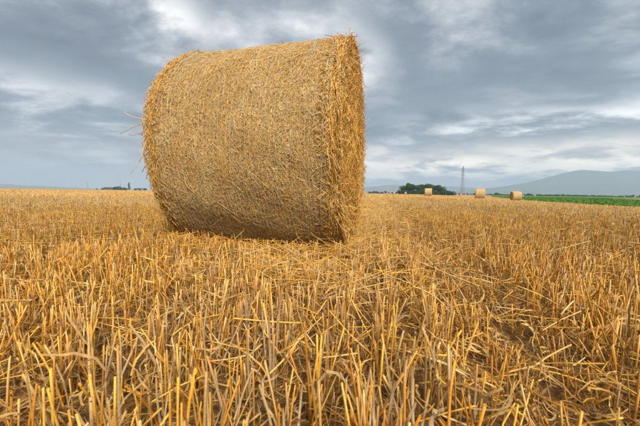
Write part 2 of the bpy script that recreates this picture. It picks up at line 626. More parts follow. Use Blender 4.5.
def end_straws(N, K, sg, lmin, lmax, rad, poke=0.3, rmin=0.02):
    rr = BR * np.sqrt(rng.uniform(rmin, 1.0, N)) * 0.985
    p0 = rng.uniform(0, 2 * np.pi, N)
    tang = np.stack([np.zeros(N), -np.sin(p0), np.cos(p0)], -1)
    radial = np.stack([np.zeros(N), np.cos(p0), np.sin(p0)], -1)
    ax = np.array([sg, 0, 0.0])
    a = rng.normal(0, 0.7, N)
    d = tang * np.cos(a)[:, None] + radial * np.sin(a)[:, None] + ax * (np.abs(rng.normal(0, poke, N)))[:, None]
    d = norm(d) * rng.choice([-1, 1], N)[:, None]
    d[:, 0] = np.abs(d[:, 0]) * sg
    L = rng.uniform(lmin, lmax, N)
    base = np.stack([sg * (BL + end_bulge(rr) + rng.uniform(-0.012, 0.022, N)), rr * np.cos(p0), BR + rr * np.sin(p0)], -1)
    t = np.linspace(-0.25, 0.75, K)
    P = base[:, None] + d[:, None] * (L[:, None] * t[None])[..., None]
    # follow the roll round and droop a little
    P -= radial[:, None] * ((np.cos(a) * L)[:, None] ** 2 * t[None] ** 2 / (2 * np.maximum(rr, 0.25))[:, None])[..., None]
    P[..., 2] -= 0.10 * (L[:, None] * np.maximum(t, 0)[None]) ** 2 * 3
    # stay inside the round outline
    q = np.hypot(P[..., 1], P[..., 2] - BR)
    k = np.minimum(1, (BR * 1.012 + rng.uniform(-0.02, 0.015, (N, 1))) / np.maximum(q, 1e-6))
    P[..., 1] *= k
    P[..., 2] = BR + (P[..., 2] - BR) * k
    P[..., 2] = np.maximum(P[..., 2], 0.02)
    r = rad * rng.uniform(0.7, 1.35, (N, 1)) * np.ones((N, K))
    return P, r


def weather(col, P):
    """matted, bleached or fresher areas over the roll, by place on the bale"""
    m = P[:, P.shape[1] // 2]
    ph = np.arctan2(m[:, 2] - BR, m[:, 1])
    q = np.sin(4 * m[:, 0] + 2.1 * ph + 1.0) + np.sin(9.0 * m[:, 0] - 3 * ph + 2.0) + 0.8 * np.sin(17 * m[:, 0] + 7 * ph) + 0.8 * np.sin(11 * ph + 5 * m[:, 0] + 0.5) + 0.7 * np.sin(31 * m[:, 0] + 13 * ph)
    q = np.clip(q / 3.2, -1, 1)[:, None]
    bleach = np.clip(q, 0, 1) * 0.22
    col = col * (1 + 0.16 * q)
    return np.clip(col * (1 - bleach) + col.mean(1, keepdims=True) * np.array([1.22, 1.0, 0.66]) * bleach * 1.08, 0.01, 0.86)


SIDE = dict(wheat=5.0, amber=3.4, honey=1.6, bleached=3.2, tan=0.8, gold=0.6, brown=0.25)
ENDC = dict(gold=3, honey=2, orange=1.4, amber=2, tan=2, dull=1.4, brown=1.0, wheat=1.2)
parts = []
P, r = side_straws(30000, 3, 0.03, 0.10, -0.006, 0.0005, 0.0011)
parts.append(tubes(P, r, 3, weather(colours(len(P), SIDE, 0.2, 0.6), P)))
P, r = side_straws(32000, 2, 0.012, 0.045, -0.002, 0.0028, 0.0009)
parts.append(tubes(P, r, 3, weather(colours(len(P), SIDE, 0.22, 0.6), P)))
P, r = side_straws(2400, 4, 0.06, 0.16, 0.000, 0.005, 0.0011, circ=0.4, lift=0.006)
parts.append(tubes(P, r, 3, colours(len(P), dict(tan=1, pale=3, cream=3, yellow=2, gold=1), 0.12, 0.2)))
# looser straw past the edge of the net, near both rims
for lo, hi, nlo in ((BL - 0.035, BL + 0.015, 3600), (-BL - 0.02, -BL + 0.05, 1300)):
    P, r = side_straws(nlo, 4, 0.08, 0.22, -0.004, 0.012, 0.0015, smax=hi, smin=lo, circ=0.88, lift=0.016)
    parts.append(tubes(P, r, 3, colours(len(P), dict(gold=1.5, honey=1.5, amber=3, wheat=3, tan=2, dull=1), 0.18, 0.4)))
P, r = end_straws(12000, 3, 1, 0.05, 0.18, 0.0015, poke=0.18)
parts.append(tubes(P, r, 3, colours(len(P), ENDC, 0.2, 0.3)))
P, r = end_straws(1500, 4, 1, 0.05, 0.13, 0.0014, poke=0.6, rmin=0.3)
parts.append(tubes(P, r, 3, colours(len(P), ENDC, 0.2, 0.3)))
P, r = end_straws(2500, 3, -1, 0.05, 0.18, 0.0022, poke=0.25)
parts.append(tubes(P, r, 3, colours(len(P), ENDC, 0.2, 0.3)))
V, F, C = merge(parts)
o = link('packed_straw', mesh_from('packed_straw', V, F, C), M_BALE_STRAW, bale)
tag(o, kind='stuff')

# net wrap: lengthwise threads round the roll with zigzag cross threads
K = 150
ss = np.arange(-0.535, 0.525, 0.0245)
N = len(ss)
pp = np.linspace(0, 2 * np.pi, K + 1)[None] * np.ones((N, 1))
sw = ss[:, None] + 0.004 * np.sin(3 * pp + ss[:, None] * 40) + 0.003 * np.sin(9 * pp + ss[:, None] * 13)
P = bale_pt(sw, pp, 0.0065 + 0.001 * np.sin(23 * pp + ss[:, None] * 90))
parts = [tubes(P, np.full(P.shape[:2], 0.0008), 3, np.ones((N, 3)) * 0.5)]
Kz = 200
pz = np.linspace(0, 2 * np.pi, Kz + 1)[None] * np.ones((N - 1, 1))
zig = (np.arange(Kz + 1) % 2)[None]
a_s = ss[:-1, None] + 0.004 * np.sin(3 * pz + ss[:-1, None] * 40) + 0.003 * np.sin(9 * pz + ss[:-1, None] * 13)
b_s = ss[1:, None] + 0.004 * np.sin(3 * pz + ss[1:, None] * 40) + 0.003 * np.sin(9 * pz + ss[1:, None] * 13)
P = bale_pt(np.where(zig == 0, a_s, b_s), pz, 0.007)
parts.append(tubes(P, np.full(P.shape[:2], 0.00038), 3, np.ones((N - 1, 3)) * 0.5))
V, F, C = merge(parts)
net = link('net_wrap', mesh_from('net_wrap', V, F, C), M_NET, bale)
tag(net, 'thin pale netting wound round the straw roll')
# bunched greenish net edges: two near the right rim, one near the left
for (s0, p_lo, p_hi, wid, wander, seed) in ((0.412, 1.15, 2.45, 0.010, 0.014, 1), (0.525, 1.0, 3.9, 0.009, 0.014, 2), (-0.485, 1.45, 2.55, 0.013, 0.024, 3)):
    r2 = np.random.default_rng(seed)
    NB, K = 12, 70
    pp = p_lo + (np.linspace(0, p_hi - p_lo, K)[None]) * r2.uniform(0.5, 1.15, (NB, 1)) + r2.uniform(-0.15, 0.15, (NB, 1))
    tt = np.linspace(0, 1, K)[None]
    sb = s0 + wander * np.sin(2.2 * pp + seed) + wander * 0.5 * np.sin(5 * pp + 2 * seed) + wid * r2.normal(0, 1, (NB, 1)) * (0.45 + 0.55 * np.abs(np.sin(3 * tt + seed))) + 0.0015 * r2.normal(0, 1, (NB, K))
    P = bale_pt(sb, pp, 0.0085 + 0.003 * r2.random((NB, 1)) + 0.0025 * np.sin(31 * pp + 7 * r2.random((NB, 1))))
    V, F, C = tubes(P, np.full(P.shape[:2], 0.0011), 3, np.ones((NB, 3)) * 0.5)
    b = link('net_edge', mesh_from('net_edge', V, F, C), M_NETG, net)
    b['label'] = 'bunched greenish edge of the netting'

# single straws one can pick out: shared straw meshes, placed one by one
STRAW_MESH = []
for q in range(14):
    K = 5
    L = 1.0
    t = np.linspace(0, 1, K)
    bd = rng.normal(0, 0.07)
    P = np.stack([t, bd * np.sin(t * np.pi) + rng.normal(0, 0.01, K), 0.5 * bd * np.sin(2 * t * np.pi)], -1)[None]
    col = colours(1, dict(gold=2, yellow=2, tan=1, pale=3, cream=2), 0.10, 0.4)
    V, F, C = tubes(P, np.array([[0.010, 0.0115, 0.0105, 0.010, 0.0085]]), 6, col, cap=True)
    me = mesh_from('straw', V, F, C, smooth=True)
    me.materials.append(M_BALE_STRAW)
    STRAW_MESH.append(me)


def single_straw(p, d, L, parent, fat=1.0, name='straw', up=None):
    d = Vector(d).normalized()
    qd = d.to_track_quat('X', 'Z')
    o = bpy.data.objects.new(name, random.choice(STRAW_MESH))
    COL.objects.link(o)
    o.parent = parent
    o.location = p
    o.rotation_mode = 'QUATERNION'
    o.rotation_quaternion = qd @ Matrix.Rotation(random.uniform(0, 6.28), 3, 'X').to_quaternion()
    w = fat * 0.165
    o.scale = (L, w, w)
    return o


def on_side(s0, p0, d_s, d_p, d_out, L, offv=0.003, fat=1.0):
    p = bale_pt(np.array(s0), np.array(p0), offv)
    out = np.array([0, math.cos(p0), math.sin(p0)])
    tan = np.array([0, -math.sin(p0), math.cos(p0)])
    d = d_s * np.array([1, 0, 0.0]) + d_p * tan + d_out * out
    return single_straw(tuple(p), tuple(d), L, bale, fat)


# straws standing out from the left rim as in the photograph (phi = pi faces the camera)
PI = math.pi
for (p0, d_s, d_p, d_out, L) in ((2.02, -0.8, 0.1, 0.75, 0.10), (2.08, -0.9, 0.35, 0.5, 0.12), (2.16, -0.9, -0.3, 0.6, 0.07), (2.30, -0.9, 0.2, 0.5, 0.09), (2.40, -0.95, -0.1, 0.4, 0.07),
                                 (2.52, -0.9, 0.4, 0.3, 0.08), (2.62, -0.95, 0.1, 0.25, 0.06), (2.98, -0.95, -0.25, 0.2, 0.17), (3.02, -0.95, 0.35, 0.2, 0.19), (3.08, -0.9, 0.1, 0.2, 0.13),
                                 (3.10, -0.45, 0.9, 0.1, 0.27), (3.2, -0.6, 0.7, 0.15, 0.12), (3.36, -0.7, 0.8, 0.1, 0.10), (3.6, -0.6, 0.75, 0.1, 0.13), (3.75, -0.7, -0.6, 0.1, 0.10), (2.75, -0.9, -0.4, 0.2, 0.07)):
    on_side(-BL + 0.02, p0, d_s, d_p, d_out, L, 0.0)
# shaggy right rim
for k in range(60):
    p0 = rng.uniform(0.6, 4.3)
    on_side(BL - rng.uniform(-0.02, 0.05), p0, rng.uniform(0.1, 0.9), rng.normal(0.2, 0.8), rng.uniform(0.05, 0.6), rng.uniform(0.05, 0.13), 0.0)
# long strands hanging down the right rim
for k in range(50):
    p0 = rng.uniform(1.7, 3.9)
    on_side(BL - rng.uniform(-0.01, 0.04), p0, rng.normal(0.12, 0.2), 1.0, rng.uniform(-0.02, 0.08), rng.uniform(0.12, 0.28), 0.012)
# shaggy tuft low on the right rim
for k in range(26):
    p0 = rng.uniform(3.3, 4.3)
    on_side(BL - rng.uniform(-0.02, 0.03), p0, rng.uniform(0.5, 1.0), rng.normal(0.3, 0.6), rng.uniform(-0.1, 0.3), rng.uniform(0.06, 0.14), 0.0)
# long pale straws lying on the front of the roll
for k in range(85):
    p0 = rng.uniform(1.5, 4.2)
    a = rng.uniform(0, PI)
    on_side(rng.uniform(-0.55, 0.5), p0, math.cos(a), math.sin(a), -0.04, rng.uniform(0.07, 0.17), 0.006, 0.75)
# tufts sticking out of the right end
for k in range(50):
    p0 = rng.uniform(0.4, 2 * PI - 0.4)
    rr = BR * math.sqrt(rng.uniform(0.35, 0.98))
    single_straw((BL + 0.01, rr * math.cos(p0), BR + rr * math.sin(p0)), (rng.uniform(0.3, 1.0), rng.normal(0, 0.5), rng.normal(-0.1, 0.5)), rng.uniform(0.05, 0.13), bale)

# ------------------------------------------------------------------ far bales: one light mesh set, copied
def light_bale():
    R, L = 0.77, 0.60
    ns, npz = 13, 48
    s = np.linspace(-L, L, ns)
    ph = np.arange(npz) * 2 * np.pi / npz
    S, Pm = np.meshgrid(s, ph, indexing='ij')
    e = np.clip((np.abs(S) - (L - 0.1)) / 0.1, 0, 1)
    rr = R - 0.05 * e ** 2 + 0.012 * np.sin(5 * Pm + 3 * S) + 0.008 * np.sin(11 * Pm - 7 * S) - 0.12 * np.clip(-np.sin(Pm) - 0.8, 0, 1)
    V = [np.stack([S, rr * np.cos(Pm), R + rr * np.sin(Pm)], -1).reshape(-1, 3)]
    idx = np.arange(ns * npz).reshape(ns, npz)
    F = [np.stack([idx[:-1], idx[1:], np.roll(idx[1:], -1, 1), np.roll(idx[:-1], -1, 1)], -1).reshape(-1, 4)]
    off = ns * npz
    for sg, ring in ((-1, idx[0]), (1, idx[-1])):
        prev = ring
        for q in (0.8, 0.6, 0.4, 0.2):
            r2 = (R - 0.05) * q
            V.append(np.stack([np.full(npz, sg * (L + 0.03 * (1 - q) + 0.012 * math.sin(q * 30))), r2 * np.cos(ph), R + r2 * np.sin(ph)], -1))
            cur = off + np.arange(npz)
            off += npz
            F.append(np.stack([prev, np.roll(prev, -1), np.roll(cur, -1), cur], -1)[:, ::sg])
            prev = cur
        V.append(np.array([[sg * (L + 0.03), 0, R]]))
        F.append(np.stack([prev, np.roll(prev, -1), np.full(npz, off)], -1)[:, ::sg])
        off += 1
    V = np.concatenate(V)
    roll = mesh_from('far_roll', V, F, smooth=True)
    roll.materials.append(M_CORE)
    # straw skin
    N = 9000
    s0 = rng.uniform(-L, L, N)
    p0 = rng.uniform(0, 2 * np.pi, N)
    psi = rng.normal(0, 0.7, N)
    ln = rng.uniform(0.08, 0.25, N)
    t = np.array([-0.5, 0.5])[None]
    s2 = s0[:, None] + np.sin(psi)[:, None] * ln[:, None] * t
    p2 = p0[:, None] + np.cos(psi)[:, None] * ln[:, None] * t / R
    r3 = R + rng.uniform(-0.005, 0.015, (N, 1)) - 0.05 * np.clip((np.abs(s2) - (L - 0.1)) / 0.1, 0, 1) ** 2 - 0.12 * np.clip(-np.sin(p2) - 0.8, 0, 1)
    P = np.stack([s2, r3 * np.cos(p2), R + r3 * np.sin(p2)], -1)
    a = tubes(P, np.full((N, 2), 0.0085), 3, colours(N, dict(pale=4, cream=5, tan=1), 0.10, 0.2))
    ee = []
    for sg in (-1, 1):
        M = 900
        rr = (R - 0.05) * np.sqrt(rng.random(M))
        q0 = rng.uniform(0, 2 * np.pi, M)
        b0 = np.stack([np.full(M, sg * (L + 0.02)), rr * np.cos(q0), R + rr * np.sin(q0)], -1)
        dd = norm(np.stack([sg * np.abs(rng.normal(0, 0.3, M)), -np.sin(q0) + rng.normal(0, 0.4, M), np.cos(q0) + rng.normal(0, 0.4, M)], -1))
        P = np.stack([b0, b0 + dd * rng.uniform(0.05, 0.15, (M, 1))], 1)
        P[..., 2] = np.maximum(P[..., 2], 0.02)
        ee.append(tubes(P, np.full((M, 2), 0.005), 3, colours(M, ENDC, 0.15)))
    V, F, C = merge([a] + ee)
    skin = mesh_from('far_packed_straw', V, F, C)
    skin.materials.append(M_BALE_STRAW)
    # net
    ss = np.arange(-0.5, 0.51, 0.1)
    pp = np.linspace(0, 2 * np.pi, 49)[None] * np.ones((len(ss), 1))
    P = np.stack([ss[:, None] + 0 * pp, (R + 0.018) * np.cos(pp), R + (R + 0.018 - 0.12 * np.clip(-np.sin(pp) - 0.8, 0, 1)) * np.sin(pp)], -1)
    V, F, C = tubes(P, np.full(P.shape[:2], 0.003), 3, np.ones((len(ss), 3)))
    nt = mesh_from('far_net', V, F, C)
    nt.materials.append(M_NET)
    return roll, skin, nt


LB = light_bale()
far_bales = [  # x, y, heading, label
    (21.0, 58.5, -0.34, 'small pale round bale standing in front of the dark grove of trees'),
    (23.9, 45.0, -0.46, 'small round bale with squared outline just right of the lattice pylon'),
    (32.2, 49.5, -0.24, 'small round bale showing its shaded left end beside the green field'),
    (54.6, 224.0, 0.5, 'tiny distant pale bale left of the grove, nearer the huge bale'),
    (62.9, 222.0, -0.3, 'tiny distant pale bale at the left foot of the grove'),
    (130.6, 281.0, 0.2, 'tiny distant pale bale at the foot of the lattice pylon'),
]
for x, y, th, lab in far_bales:
    b = bpy.data.objects.new('round_straw_bale', None)
    COL.objects.link(b)
    b.location = (x, y, float(ground_z(x, y)) - 0.01)
    b.rotation_euler = (0, 0, th)
    tag(b, lab, 'straw bale', 'round bales on the stubble')
    link('roll', LB[0], None, b)
    o = link('packed_straw', LB[1], None, b)
    tag(o, kind='stuff')
    link('net_wrap', LB[2], None, b)


# ------------------------------------------------------------------ trees
def tree_meshes(seed, height, width, n_leaf, leaf, lobes, trunk_h, green, poplar=False):
    r2 = np.random.default_rng(seed)
    cs = []
    for k in range(lobes):
        if poplar:
            z = trunk_h + (height - trunk_h) * (k + 0.5) / lobes
            c = np.array([r2.normal(0, 0.05 * width), r2.normal(0, 0.05 * width), z])
            rad = np.array([width * 0.5 * (1 - 0.55 * k / lobes), width * 0.5 * (1 - 0.55 * k / lobes), (height - trunk_h) / lobes * 0.9])
        else:
            an = r2.uniform(0, 6.28)
            q = math.sqrt(r2.random()) * 0.36 * width
            z = trunk_h + (height - trunk_h) * (r2.uniform(0.18, 0.80) if trunk_h > 0.5 else r2.uniform(0.0, 0.72))
            c = np.array([q * math.cos(an), q * math.sin(an), z])
            rad = np.array([1, 1, 0.8]) * width * r2.uniform(0.14, 0.26)
            rad[2] = min(rad[2], height - z)
        cs.append((c, rad))
    li = r2.integers(0, lobes, n_leaf)
    d = norm(r2.normal(size=(n_leaf, 3)))
    rr = r2.uniform(0.45, 1.12, n_leaf) ** 0.6
    Cc = np.array([c for c, _ in cs])[li]
    Rr = np.array([q for _, q in cs])[li]
    P = Cc + d * Rr * rr[:, None]
    P[:, 2] = np.where(P[:, 2] < 0.1, r2.uniform(0.1, 1.0, n_leaf), P[:, 2])
    u = norm(r2.normal(size=(n_leaf, 3)) + d * 0.2)
    v = norm(np.cross(u, r2.normal(size=(n_leaf, 3))))
    sz = leaf * r2.uniform(0.5, 1.3, (n_leaf, 1))
    V = np.stack([P - u * sz, P + v * sz * 0.55, P + u * sz, P - v * sz * 0.55], 1).reshape(-1, 3)
    F = np.arange(n_leaf * 4).reshape(-1, 4)
    lobe_t = r2.uniform(0.75, 1.25, lobes)[li]
    col = np.array(green)[None] * lobe_t[:, None] * r2.uniform(0.7, 1.35, (n_leaf, 1)) * np.stack([r2.uniform(0.8, 1.3, n_leaf), np.ones(n_leaf), r2.uniform(0.7, 1.1, n_leaf)], -1)
    crown = mesh_from('crown', V, [F], np.repeat(np.clip(col, 0.005, 0.4), 4, 0))
    crown.materials.append(M_CROWN)
    # trunk with limbs
    parts = []
    t = np.linspace(0, 1, 6)
    top = height * 0.72
    P = np.stack([0.15 * np.sin(t * 3 + seed), 0.12 * np.sin(t * 4), -0.25 + t * top], -1)[None]
    rad0 = 0.028 * height
    parts.append(tubes(P, (rad0 * (1 - 0.82 * t))[None], 8, np.ones((1, 3)) * 0.1))
    for c, q in cs[:9]:
        z0 = r2.uniform(0.35, 0.8) * min(c[2], top)
        a = np.array([0, 0, z0])
        mid = (a + c) / 2 + np.array([0, 0, 0.06 * height])
        P = np.stack([a, mid, c])[None]
        parts.append(tubes(P, np.array([[rad0 * 0.45, rad0 * 0.3, rad0 * 0.1]]), 5, np.ones((1, 3)) * 0.1))
    V, F, C = merge(parts)
    trunk = mesh_from('trunk', V, F, C, smooth=True)
    trunk.materials.append(M_BARK)
    return crown, trunk


DG = (0.045, 0.105, 0.034)
MG = (0.060, 0.125, 0.034)
TREES = [tree_meshes(21, 10.5, 10.0, 2600, 0.42, 16, 1.6, DG), tree_meshes(22, 9.5, 11.0, 2600, 0.42, 15, 1.3, MG),
         tree_meshes(23, 11.0, 9.5, 2600, 0.42, 17, 1.8, DG), tree_meshes(24, 7.5, 9.0, 2000, 0.42, 14, 0.4, MG)]
POPLAR = tree_meshes(25, 13.5, 4.2, 1500, 0.35, 7, 1.5, DG, True)
BUSH = tree_meshes(26, 5.0, 9.0, 1500, 0.40, 11, 0.3, DG)


def tree(kind, x, y, sc, name, label, group, zoff=0.0):
    e = bpy.data.objects.new(name, None)
    COL.objects.link(e)
    e.location = (x, y, float(ground_z(x, y)) + zoff)
    e.rotation_euler = (0, 0, random.uniform(0, 6.28))
    k = sc * random.uniform(0.95, 1.05)
    e.scale = (k, k, k * random.uniform(0.95, 1.05))
    tag(e, label, 'tree', group)
    link('crown', kind[0], None, e)
    link('trunk', kind[1], None, e)
    return e


grove = [(79.5, 300, 0, 0.62, 3), (84, 303, 0, 0.90, 1), (89, 300, 0, 1.02, 0), (93.5, 306, 0, 1.0, 2), (98.5, 301, 0, 1.03, 1), (103, 305, 0, 1.02, 0),
         (107.5, 300, 0, 1.0, 2), (112.5, 304, 0, 1.05, 1), (117.5, 301, 0, 0.97, 0), (122, 304, 0, 0.88, 1), (126, 300, 0, 0.80, 3), (129.5, 302, 0, 0.55, 3),
         (95, 314, 0, 1.0, 0), (110, 315, 0, 1.0, 2), (120, 314, 0, 0.9, 0)]
for x, y, _, sc, k in grove:
    tree(TREES[k], x, y, sc, 'grove_tree', 'dark green leafy tree in the rounded grove behind the far bale', 'trees of the grove')
for x in (81, 86.5, 92, 97.5, 103, 108.5, 114, 119.5, 125, 128.5):
    tree(BUSH, x, 294 + random.uniform(-2, 2), random.uniform(0.75, 1.05), 'bush', 'dark bush filling the foot of the rounded grove', 'bushes at the foot of the grove')
# hedge line along the far side of the green field
x = 330.0
while x < 790:
    big = random.random() < 0.14
    e = tree(random.choice([TREES[1], TREES[3]]) if big else BUSH, x, 650 + random.uniform(-14, 14), random.uniform(0.6, 0.85) if big else random.uniform(0.7, 1.0),
             'hedge_tree', 'tiny dark tree in the far hedge line below the mountain', 'trees of the far right hedge')
    if not big:
        e.scale = (e.scale[0] * random.uniform(1.0, 1.7), e.scale[1], e.scale[2] * random.uniform(0.6, 1.1))
        e.rotation_euler = (0, 0, random.choice([0, math.pi]) + random.uniform(-0.3, 0.3))
    if x > 600:
        e.scale = (e.scale[0], e.scale[1], e.scale[2] * 0.8)
    x += random.uniform(2.6, 5.2)
# low wood left of the grove, between the huge bale and the tiny bales
x = 104.0
while x < 172:
    sc = 0.85 if x < 135 else 0.6
    tree(random.choice([TREES[3], BUSH, TREES[1]]), x, 640 + random.uniform(-8, 8), sc * random.uniform(0.8, 1.1), 'far_wood_tree', 'tiny dark tree in the low wood left of the grove', 'trees of the low far wood')
    x += random.uniform(3.5, 6)
for x, sc in ((292, 0.5), (300, 0.62), (309, 0.55), (317, 0.65), (324, 0.5), (331, 0.6)):
    tree(TREES[3], x, 648, sc, 'hedge_tree', 'tiny dark tree in the low hedge behind the lattice pylon', 'trees of the hedge behind the pylon')
# left horizon group
for x, sc, kind, nm, lab in ((-406, 1.75, BUSH, 'broad_tree', 'broad dark tree on the left horizon beside the thin mast'), (-398.5, 1.1, BUSH, 'bush', 'low dark bush under the thin mast on the left horizon'),
                             (-390, 1.15, BUSH, 'bush', 'low dark bush left of the lone poplar on the left horizon'), (-381.3, 1.06, POPLAR, 'poplar_tree', 'narrow dark poplar tree on the left horizon'),
                             (-369, 0.8, BUSH, 'bush', 'low dark bush just right of the lone poplar'), (-360, 1.0, BUSH, 'bush', 'middle low bush right of the poplar on the left horizon'),
                             (-350, 1.0, BUSH, 'bush', 'last low bush before the huge bale on the left horizon'), (-434, 0.75, BUSH, 'bush', 'low bush left of the dark barn on the left horizon'),
                             (-446, 0.5, BUSH, 'bush', 'smallest low bush at the left end of the farm group')):
    tree(kind, x, 600, sc, nm, lab, 'trees on the left horizon')


# ------------------------------------------------------------------ steelwork
def bar_mesh(name, segs, r):
    A = np.array([a for a, b in segs], float)
    B = np.array([b for a, b in segs], float)
    P = np.stack([A, B], 1)
    V, F, C = tubes(P, np.full((len(P), 2), r), 4, np.ones((len(P), 3)) * 0.2, cap=True)
    me = mesh_from(name, V, F)
    me.materials.append(M_STEEL)
    return me


PH = 41.0


def half_w(z):
    return 1.75 * (1 - z / PH) ** 0.95 + 0.30


levels = [0, 5.5, 10.5, 15, 19, 22.5, 25.6, 28.4, 31, 33.4, 35.6, 37.6, 39.4]
LEG = [bar_mesh('leg', [((sx * half_w(levels[i]), sy * half_w(levels[i]), levels[i]), (sx * half_w(levels[i + 1]), sy * half_w(levels[i + 1]), levels[i + 1])) for i in range(len(levels) - 1)], 0.10)
       for sx in (-1, 1) for sy in (-1, 1)]
segs = []
for i in range(len(levels) - 1):
    z0, z1 = levels[i], levels[i + 1]
    a, b = half_w(z0), half_w(z1)
    c0 = [(-a, -a, z0), (a, -a, z0), (a, a, z0), (-a, a, z0)]
    c1 = [(-b, -b, z1), (b, -b, z1), (b, b, z1), (-b, b, z1)]
    for k in range(4):
        segs += [(c0[k], c1[(k + 1) % 4]), (c0[(k + 1) % 4], c1[k]), (c1[k], c1[(k + 1) % 4])]
LATTICE = bar_mesh('lattice', segs, 0.05)
ARMS = []
for z, w in ((27.5, 3.4), (32.0, 2.8), (36.3, 2.3)):
    b = half_w(z)
    sg = []
    for sx in (-1, 1):
        sg += [((sx * b, -b, z), (sx * w, 0, z + 0.25)), ((sx * b, b, z), (sx * w, 0, z + 0.25)), ((sx * b, 0, z + 1.3), (sx * w, 0, z + 0.25)), ((sx * w, 0, z + 0.25), (sx * w, 0, z - 1.2))]
    ARMS.append(bar_mesh('cross_arm', sg, 0.10))
PEAK = bar_mesh('peak', [((sx * half_w(39.4), sy * half_w(39.4), 39.4), (0, 0, PH)) for sx in (-1, 1) for sy in (-1, 1)], 0.09)
for x, y, rz, sc, lab in ((198.0, 420.0, 0.25, 1.0, 'tall steel lattice pylon between the grove and a far bale'), (-1237.0, 1600.0, -0.5, 1.05, 'faint distant lattice pylon left of the barn on the left horizon'),
                          (-2990.0, 3200.0, -0.5, 1.1, 'barely visible distant pylon near the left edge of the horizon')):
    e = bpy.data.objects.new('lattice_pylon', None)
    COL.objects.link(e)
    e.location = (x, y, float(ground_z(x, y)) - 0.05)
    e.rotation_euler = (0, 0, rz)
    e.scale = (sc,) * 3
    tag(e, lab, 'pylon', 'lattice pylons')
    for me in LEG:
        link('leg', me, None, e)
    link('lattice', LATTICE, None, e)['label'] = 'crossed steel bracing between the legs'
    for me in ARMS:
        link('cross_arm', me, None, e)
    link('peak', PEAK, None, e)

mast = bpy.data.objects.new('radio_mast', None)
COL.objects.link(mast)
mast.location = (-397.2, 598, -0.05)
tag(mast, 'thin pale radio mast above the trees on the left horizon', 'mast')
link('mast_pole', bar_mesh('mast_pole', [((0, 0, 0), (0, 0, 20))], 0.16), None, mast)
link('mast_antenna', bar_mesh('mast_antenna', [((0, 0, 20), (0, 0, 22.5)), ((-0.6, 0, 18.5), (0.6, 0, 18.5)), ((-0.6, 0, 17.4), (-0.6, 0, 19.6)), ((0.6, 0, 17.4), (0.6, 0, 19.6))], 0.09), None, mast)

# barn on the left horizon
barn = bpy.data.objects.new('barn', None)
COL.objects.link(barn)
barn.location = (-422, 602, -0.02)
barn.rotation_euler = (0, 0, 0.2)
tag(barn, 'low dark farm barn with a shallow roof on the left horizon', 'barn')
w, d, hh, rh = 9.0, 6.0, 2.8, 4.8
V = [(-w, -d, 0), (w, -d, 0), (w, d, 0), (-w, d, 0), (-w, -d, hh), (w, -d, hh), (w, d, hh), (-w, d, hh), (-w, 0, rh - 0.12), (w, 0, rh - 0.12)]
link('wall', mesh_from('wall', V, [np.array([[0, 1, 5, 4], [2, 3, 7, 6]]), np.array([[1, 2, 6, 9, 5], [3, 0, 4, 8, 7]])]), M_BARNWALL, barn)
for sg in (-1, 1):
    V = [(-w - 0.5, sg * (d + 0.6), hh - 0.25), (w + 0.5, sg * (d + 0.6), hh - 0.25), (w + 0.5, 0, rh), (-w - 0.5, 0, rh),
         (-w - 0.5, sg * (d + 0.6), hh - 0.08), (w + 0.5, sg * (d + 0.6), hh - 0.08), (w + 0.5, 0, rh + 0.17), (-w - 0.5, 0, rh + 0.17)]
    link('roof', mesh_from('roof', V, [np.array([[0, 1, 2, 3], [4, 5, 6, 7], [0, 1, 5, 4], [1, 2, 6, 5], [2, 3, 7, 6], [3, 0, 4, 7]])]), M_BARNROOF, barn)
V = [(-1.8, -d - 0.06, 0.05), (1.8, -d - 0.06, 0.05), (1.8, -d - 0.06, 2.9), (-1.8, -d - 0.06, 2.9), (-1.8, -d + 0.02, 0.05), (1.8, -d + 0.02, 0.05), (1.8, -d + 0.02, 2.9), (-1.8, -d + 0.02, 2.9)]
link('door', mesh_from('door', V, [np.array([[0, 1, 2, 3], [4, 5, 6, 7], [0, 1, 5, 4], [1, 2, 6, 5], [2, 3, 7, 6], [3, 0, 4, 7]])]), M_BARNDOOR, barn)

# ------------------------------------------------------------------ green crop on its field
def in_poly(x, y, poly):
    ins = np.zeros(len(x), bool)
    j = len(poly) - 1
    for i in range(len(poly)):
        xi, yi = poly[i]
        xj, yj = poly[j]
        c = ((yi > y) != (yj > y)) & (x < (xj - xi) * (y - yi) / (yj - yi + 1e-12) + xi)
        ins ^= c
        j = i
    return ins


poly = [tuple(map(float, p)) for p in edge] + [(800.0, 640.0), (420.0, 262.0), (420.0, 6.0)]
N = 60000
t = rng.random(N) ** 2.2
bx = 27 + t * 200 + rng.uniform(-2, 6, N)
by = 10 + rng.random(N) ** 1.5 * 180
ok = in_poly(bx, by, poly) & (bx < 1.35 * by + 25) & ~in_poly(bx, by, [(80, 54), (400, 54), (400, 150), (134, 146)])
bx, by = bx[ok], by[ok]
N = len(bx)
bz = ground_z(bx, by) + 0.02
hgt = rng.uniform(0.10, 0.20, N)
wd = norm(np.stack([rng.normal(size=N), rng.normal(size=N), np.zeros(N)], -1))
lean = np.stack([rng.normal(0, 0.9, N), rng.normal(0, 0.9, N), np.ones(N)], -1) * hgt[:, None]
b0 = np.stack([bx, by, bz], -1)
sc_ = (0.7 + 0.012 * np.hypot(bx, by))
P = np.stack([b0, b0 + lean * 0.6, b0 + lean * np.array([1.5, 1.5, 1.0])], 1)
ww = np.stack([0.02 * sc_, 0.07 * sc_, 0.015 * sc_], 1)
colg = np.array([0.11, 0.235, 0.035])[None] * rng.uniform(0.7, 1.3, (N, 1)) * np.stack([rng.uniform(0.8, 1.25, N), np.ones(N), rng.uniform(0.8, 1.2, N)], -1)
V, F, C = ribbons(P, np.repeat(wd[:, None], 3, 1), ww, colg)
o = link('green_crop', mesh_from('green_crop', V, F, C), M_CROP, gf)
tag(o, kind='stuff')

